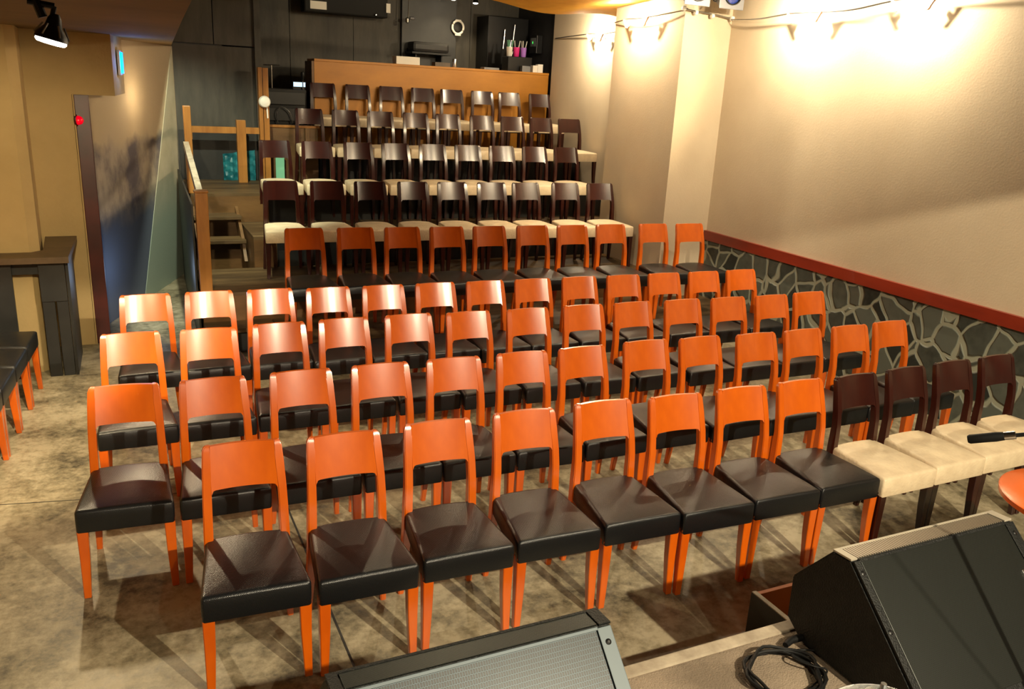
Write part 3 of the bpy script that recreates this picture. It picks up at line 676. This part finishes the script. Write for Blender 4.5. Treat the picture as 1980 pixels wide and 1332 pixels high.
for k, (x, y, z) in enumerate(((4.64, 12.05, 3.47), (4.90, 11.85, 3.43))):
    t = thing('booth_spotlight', ['small glowing spotlight above the white ring, left one', 'small glowing spotlight above the white ring, right one'][k], 'spotlight', (x, y, z), 0, 'booth spotlights')
    bm = B(); tube(bm, [(0, 0, .05), (0, 0, .28)], .008); lathe(bm, [(.02, .06), (.03, .05), (.042, 0), (.038, 0)], 18); obj('lamp_head', bm, m_plast, t, smooth=True)
    bm = B(); lathe(bm, [(.036, .004), (.036, -.006), (.02, -.014)], 18); obj('lens', bm, m_bulb2, t, smooth=True)
    light('booth_spotlight_light', 'SPOT', (x, y, z-.03), 14, WARM, (x, y+.2, 1.5), .03, 120, .6)
# yellow cloth canopy
bm = B(); NX, NY = 26, 6; V = []
for i in range(NX+1):
    u = i/NX; row = []
    for j in range(NY+1):
        w_ = j/NY
        x = 3.0+(XA-.02-3.0)*u
        yb = 8.35+.95*max(0, u-.15)
        y = yb-1.6*w_
        if y < YPE+.02 and x > XB-.02: y = max(y, YPE+.02)
        z = 3.12+.035*math.sin(u*PI*3)*(1-w_)+.10*w_+.03*u
        row.append(bm.verts.new((x, y, z)))
    V.append(row)
for i in range(NX):
    for j in range(NY): bm.faces.new((V[i][j], V[i+1][j], V[i+1][j+1], V[i][j+1]))
bmesh.ops.remove_doubles(bm, verts=bm.verts[:], dist=.0005)
bmesh.ops.solidify(bm, geom=bm.faces[:], thickness=.006)
tag(obj('cloth_canopy', bm, m_cloth, smooth=True), 'yellow cloth stretched below the ceiling near the rear right wall', 'cloth')

# ================================================================ CABLE LIGHTS ON THE RIGHT WALL
def cable_lamp(x, y, z, lean, label, P):
    t = thing('cable_lamp', label, 'lamp', (x-.13, y, z), 0, 'cable lamps along the right wall')
    bm = B(); loft(bm, [[(-.012, lean*.035-.014, .03), (.012, lean*.035-.014, .03), (.012, lean*.035+.014, .03), (-.012, lean*.035+.014, .03)],
                        [(-.010, -lean*.03-.016, -.06), (.010, -lean*.03-.016, -.06), (.010, -lean*.03+.016, -.06), (-.010, -lean*.03+.016, -.06)]])
    bmesh.ops.bevel(bm, geom=bm.edges[:], offset=.004, segments=2, affect='EDGES'); obj('lamp_arm', bm, m_wood_pale, t)
    bm = B(); lathe(bm, [(.006, 0), (.018, .006), (.020, .02), (.012, .03)], 14, Matrix.Translation((.014, 0, -.02)) @ Matrix.Rotation(PI/2, 4, 'Y')); obj('bulb', bm, m_bulb, t, smooth=True)
    return t
m_wood_pale = mat('pinkish_metal', (.45, .28, .2), .5)
lamps = [(XC, 6.21, 3.05, 1), (XC, 5.87, 3.05, -1), (XC, 5.07, 3.09, 1), (XC, 4.74, 3.09, -1), (XB, 8.04, 3.03, 1), (XB, 7.66, 3.04, -1), (XA, 9.98, 2.99, 1), (XA, 9.66, 2.98, -1)]
names = ['on the wide wall, left one of the middle pair', 'on the wide wall, right one of the middle pair', 'on the wide wall, left one of the rightmost pair', 'on the wide wall, right one of the rightmost pair',
         'on the pillar side, left of its pair', 'on the pillar side, right of its pair', 'on the rear wall, left of the lowest pair', 'on the rear wall, right of the lowest pair']
for (x, y, z, s), nm in zip(lamps, names):
    cable_lamp(x, y, z, s, 'small cable lamp '+nm, 0)
for (x, y, z, P) in ((XC, 6.04, 3.20, 46), (XC, 4.9, 3.23, 46), (XB, 7.85, 3.18, 34), (XA, 9.82, 3.1, 34)):
    light('cable_lamp_light', 'SPOT', (x-.34, y, z), P*1.0, (1, .83, .58), (x, y, z-.4), .03, 165, 1)
    light('cable_lamp_light', 'POINT', (x-.34, y, z), P, (1, .83, .58), None, .03)
def cable(pts, label):
    bm = B(); tube(bm, catmull(pts, 6), .007, 6); tag(L('lamp_cable', bm, m_steel), label, 'cable')
cable([(XC-.13, 3.0, 3.10), (XC-.13, 4.74, 3.12), (XC-.13, 5.07, 3.115), (XC-.13, 5.5, 3.07), (XC-.13, 5.87, 3.07), (XC-.13, 6.21, 3.075), (XC-.10, 6.7, 3.05), (XC-.06, YP-.04, 3.07)], 'thin lamp cable sagging along the wide right wall')
cable([(XC-.07, YP-.05, 3.08), (XC-.25, YP-.04, 3.10), (XB-.04, YP-.05, 3.12)], 'thin lamp cable crossing the pillar front')
cable([(XB-.04, YP-.02, 3.11), (XB-.12, 7.66, 3.065), (XB-.12, 8.04, 3.06), (XB-.03, YPE-.03, 3.05)], 'thin lamp cable along the pillar side')
cable([(XA-.02, YPE+.03, 3.04), (XA-.12, 9.2, 3.03), (XA-.12, 9.66, 3.01), (XA-.12, 9.98, 3.02), (XA-.02, 11.1, 3.0)], 'thin lamp cable along the rear right wall')
for k, (x, y, z) in enumerate(((5.47, YP-.04, 3.085), (5.27, YP-.04, 3.10), (XC-.05, YP-.06, 3.08), (XB-.05, YP-.04, 3.13))):
    t = thing('cable_insulator', 'small white insulator on the lamp cable, '+['right of the pillar middle', 'left of the pillar middle', 'at the pillar and wall corner', 'at the pillar left edge'][k], 'insulator', (x, y, z), 0, 'insulators on the lamp cable')
    bm = B(); lathe(bm, [(.008, -.02), (.022, -.015), (.022, .015), (.008, .02)], 12, Matrix.Rotation(PI/2, 4, 'Y')); obj('ceramic_body', bm, m_white, t, smooth=True)
    bm = B(); tube(bm, [(0, 0, 0), (0, .035, 0)] if k < 3 else [(0, 0, 0), (.045, 0, 0)], .005, 6); obj('screw', bm, m_steel, t)
for k, x in enumerate((5.09, 5.49)):
    t = thing('stage_par_light', ['grey square-framed stage light with blue lens, left of two', 'grey square-framed stage light with dark lens, right of two'][k], 'stage light', (x, 6.9, 3.27), 0, 'stage lights above the pillar')
    bm = B(); box(bm, -.145, .145, -.012, 0, -.135, .14, .004); obj('gel_frame', bm, m_greyp, t)
    mm = Matrix.Rotation(PI/2, 4, 'X')
    bm = B(); lathe(bm, [(.10, .012), (.10, .03), (.092, .03), (.09, .016)], 24, mm); obj('lens_ring', bm, m_plast, t, smooth=True)
    bm = B(); lathe(bm, [(.09, .014), (.07, .026), (.02, .032)], 24, mm); obj('lens', bm, m_lens, t, smooth=True)
    bm = B(); lathe(bm, [(.11, -.0), (.11, -.12), (.06, -.2)], 24, mm); obj('can', bm, m_greyp, t, smooth=True)
    bm = B(); tube(bm, [(-.12, .08, .0), (-.12, .08, .2), (.12, .08, .2), (.12, .08, 0)], .008); tube(bm, [(0, .08, .2), (0, .08, .48)], .014); obj('yoke', bm, m_plast, t)
    bm = B(); tube(bm, catmull([(-.14, 0, .05), (-.19, -.02, -.08), (-.23, 0, -.02), (-.2, .03, .3)], 6), .005, 6); obj('power_cord', bm, m_rub, t)

# ================================================================ STAGE FRONT OBJECTS
def wedge(x0, x1, label, gm, bandm, framem, badge):
    t = thing('stage_monitor', label, 'speaker', (x0, 1.75, .4))
    W_ = x1-x0
    prof = [(.15, .0), (.235, .06), (.24, .23), (.08, .425), (.0, .43), (-.40, .06), (-.38, 0)]
    bm = B(); prism(bm, prof, 0, W_, 'x')
    bmesh.ops.bevel(bm, geom=bm.edges[:], offset=.006, segments=2, affect='EDGES'); obj('cabinet', bm, m_cab, t)
    # band along the top between rear edge and ridge
    bm = B(); box(bm, .035, W_-.045, .004, .076, -.0005, .004, .001)
    tilt_ = Matrix.Translation((0, 0, .431)) @ Matrix.Rotation(math.atan2(-.005, .08), 4, 'X')
    g = obj('top_grille', bm, bandm, t); g.matrix_local = tilt_
    bm = B(); box(bm, .0, .03, .0, .082, -.001, .006, .001); box(bm, W_-.04, W_, .0, .082, -.001, .006, .001); box(bm, .03, W_-.04, .072, .082, -.001, .006, .001)
    g = obj('top_frame', bm, framem if badge else m_cab, t); g.matrix_local = tilt_
    Lf = math.hypot(.40, .37); ang = math.atan2(.37, .40)
    F = Matrix.Translation((0, 0, .432)) @ Matrix.Rotation(ang, 4, 'X')
    bm = B(); box(bm, .035, W_-.055, -Lf+.03, -.008, 0, .006, .002); g = obj('front_grille', bm, gm, t); g.matrix_local = F
    bm = B(); box(bm, W_-.052, W_-.006, -Lf+.02, -.006, 0, .008, .002); box(bm, .004, .032, -Lf+.02, -.006, 0, .008, .002)
    box(bm, .03, W_-.05, -.012, -.002, 0, .009, .002)
    fr = obj('front_frame', bm, framem if not badge else m_cab, t); fr.matrix_local = F
    for xx in (W_-.03, .018):
        for yy in (-.05, -.25, -Lf+.06):
            bm = B(); lathe(bm, [(.008, .007), (.009, .010), (.004, .012)], 12, Matrix.Translation((xx, yy, 0))); obj('screw', bm, m_plast, fr)
    if badge:
        bm = B(); box(bm, W_-.10, W_-.055, -.22, -.18, .006, .011, .002); g = obj('badge', bm, m_chrome, t); g.matrix_local = F
        bm = B(); box(bm, W_-.09, W_-.07, -.212, -.19, .011, .013, .001); q = obj('badge_emblem', bm, m_blue_badge, g)
    return t
m_blue_badge = mat('blue_enamel', (.02, .05, .4), .3)
wedge(.40, 1.225, 'grey-grilled stage monitor at the bottom centre, lit from above', m_grille, m_grille_dark, m_frame, False)
wedge(2.19, 3.03, 'black stage monitor on the right with pale slotted top band', m_grille_dark, m_slot, m_framed, True)

# open wooden box on the floor by the stage
t = thing('wooden_crate', 'open orange-brown wooden crate against the stage edge', 'crate', (2.6, 2.2, 0))
bm = B(); box(bm, 2.35, 2.375, 2.04, 2.34, 0, .30, .002); L('side_board', bm, m_shade, t)
bm = B(); box(bm, 2.352, 2.373, 2.042, 2.338, .30, .304); L('edge_strip', bm, m_edge, t)
bm = B(); box(bm, 2.376, 2.98, 2.32, 2.34, 0, .295, .002); L('back_board', bm, m_boxin, t)
bm = B(); box(bm, 2.98, 3.0, 2.04, 2.34, 0, .30, .002); L('side_board', bm, m_shade, t)
bm = B(); box(bm, 2.376, 2.98, 2.04, 2.32, .0, .02); L('base_board', bm, m_boxin, t)

# coiled cable on the stage
bm = B(); pts = []
cx, cy = 1.985, 1.765
for k in range(150):
    a_ = k*2*PI/30; rr_ = .132+.012*math.sin(k*.37)+.006*math.sin(k*1.1)
    pts.append((cx+rr_*math.cos(a_)*1.0, cy+rr_*math.sin(a_)*.92, .408+.006*(k//30)+.004*math.sin(k*.8)))
tube(bm, pts, .0062, 7)
tag(L('coiled_cable', bm, m_rub, None, smooth=True), 'thick black cable coiled on the stage edge', 'cable')
bm = B(); tube(bm, catmull([(2.20, 1.83, .41), (2.12, 1.86, .41), (2.06, 1.80, .435), (2.09, 1.74, .44), (2.14, 1.72, .42), (2.05, 1.69, .41), (1.95, 1.66, .41), (1.86, 1.60, .41)], 8), .0035, 6)
tag(L('thin_cable', bm, m_rub, None, smooth=True), 'thin black lead looping inside the coiled cable', 'cable')
bm = B(); tube(bm, [(2.10, 1.885, .42), (2.14, 1.90, .42), (2.19, 1.90, .42)], [.011, .014, .014], 10)
tag(L('cable_plug', bm, m_rub, None, smooth=True), 'black cable plug lying by the right stage monitor', 'plug')

# round table
t = thing('round_table', 'round glossy orange table cut by the right picture edge', 'table', (3.76, 1.86, 0))
bm = B(); lathe(bm, [(.34, .688), (.352, .692), (.355, .715), (.348, .72), (.2, .721)], 64); obj('tabletop', bm, m_tabletop, t, smooth=True)
bm = B(); lathe(bm, [(.03, .02), (.028, .68)], 20); obj('pedestal', bm, m_shade, t, smooth=True)
bm = B(); lathe(bm, [(.22, 0), (.22, .012), (.06, .03), (.03, .05)], 32); obj('base', bm, m_shade, t, smooth=True)

# microphone stand with boom
t = thing('microphone_stand', 'black boom of a microphone stand reaching in from the right', 'stand', (2.66, 1.13, .4))
P0 = Vector((2.37, 1.56, 1.34)); P1 = Vector((2.41, 1.50, 1.368)); P2 = Vector((2.66, 1.13, 1.535)); base = Vector((2.66, 1.13, .4))
bm = B(); tube(bm, [P0-base, P0.lerp(P1, .08)-base, P0.lerp(P1, .6)-base, P0.lerp(P1, 1.0)-base, P0.lerp(P1, 1.3)-base], [.011, .0145, .0145, .015, .013], 14); obj('foam_grip', bm, m_rub, t, smooth=True)
d = (P2-P1).normalized()
bm = B(); tube(bm, [P1-base, P2+d*.35-base], .0065, 10); obj('boom', bm, m_plast, t, smooth=True)
bm = B(); tube(bm, [P0.lerp(P1, 1.28)-base, P0.lerp(P1, 1.7)-base], .0125, 12); obj('collar', bm, m_chrome, t, smooth=True)
bm = B(); tube(bm, [(0, 0, .03), (0, 0, 1.135)], .01, 10); obj('pole', bm, m_plast, t, smooth=True)
bm = B(); lathe(bm, [(.13, 0), (.13, .015), (.03, .03), (.012, .04)], 28); obj('base_plate', bm, m_plast, t, smooth=True)

# cymbal-like shiny disc at the very bottom
t = thing('cymbal_stand', 'shiny grooved metal cymbal poking in at the bottom edge', 'cymbal', (1.80, 1.26, .4))
bm = B(); Mx = Matrix.Translation((0, 0, .34)) @ Matrix.Rotation(math.radians(-14), 4, 'X')
lathe(bm, [(.13, 0), (.125, .006), (.08, .022), (.05, .03), (.035, .045), (.01, .052)], 48)
c = obj('cymbal', bm, m_disc, t, smooth=True); c.matrix_local = Mx
bm = B(); tube(bm, [(0, 0, .0), (0, 0, .42)], .008, 8); obj('stand_rod', bm, m_steel, t)
bm = B(); lathe(bm, [(.10, 0), (.10, .012), (.012, .02)], 24); obj('base', bm, m_plast, t)
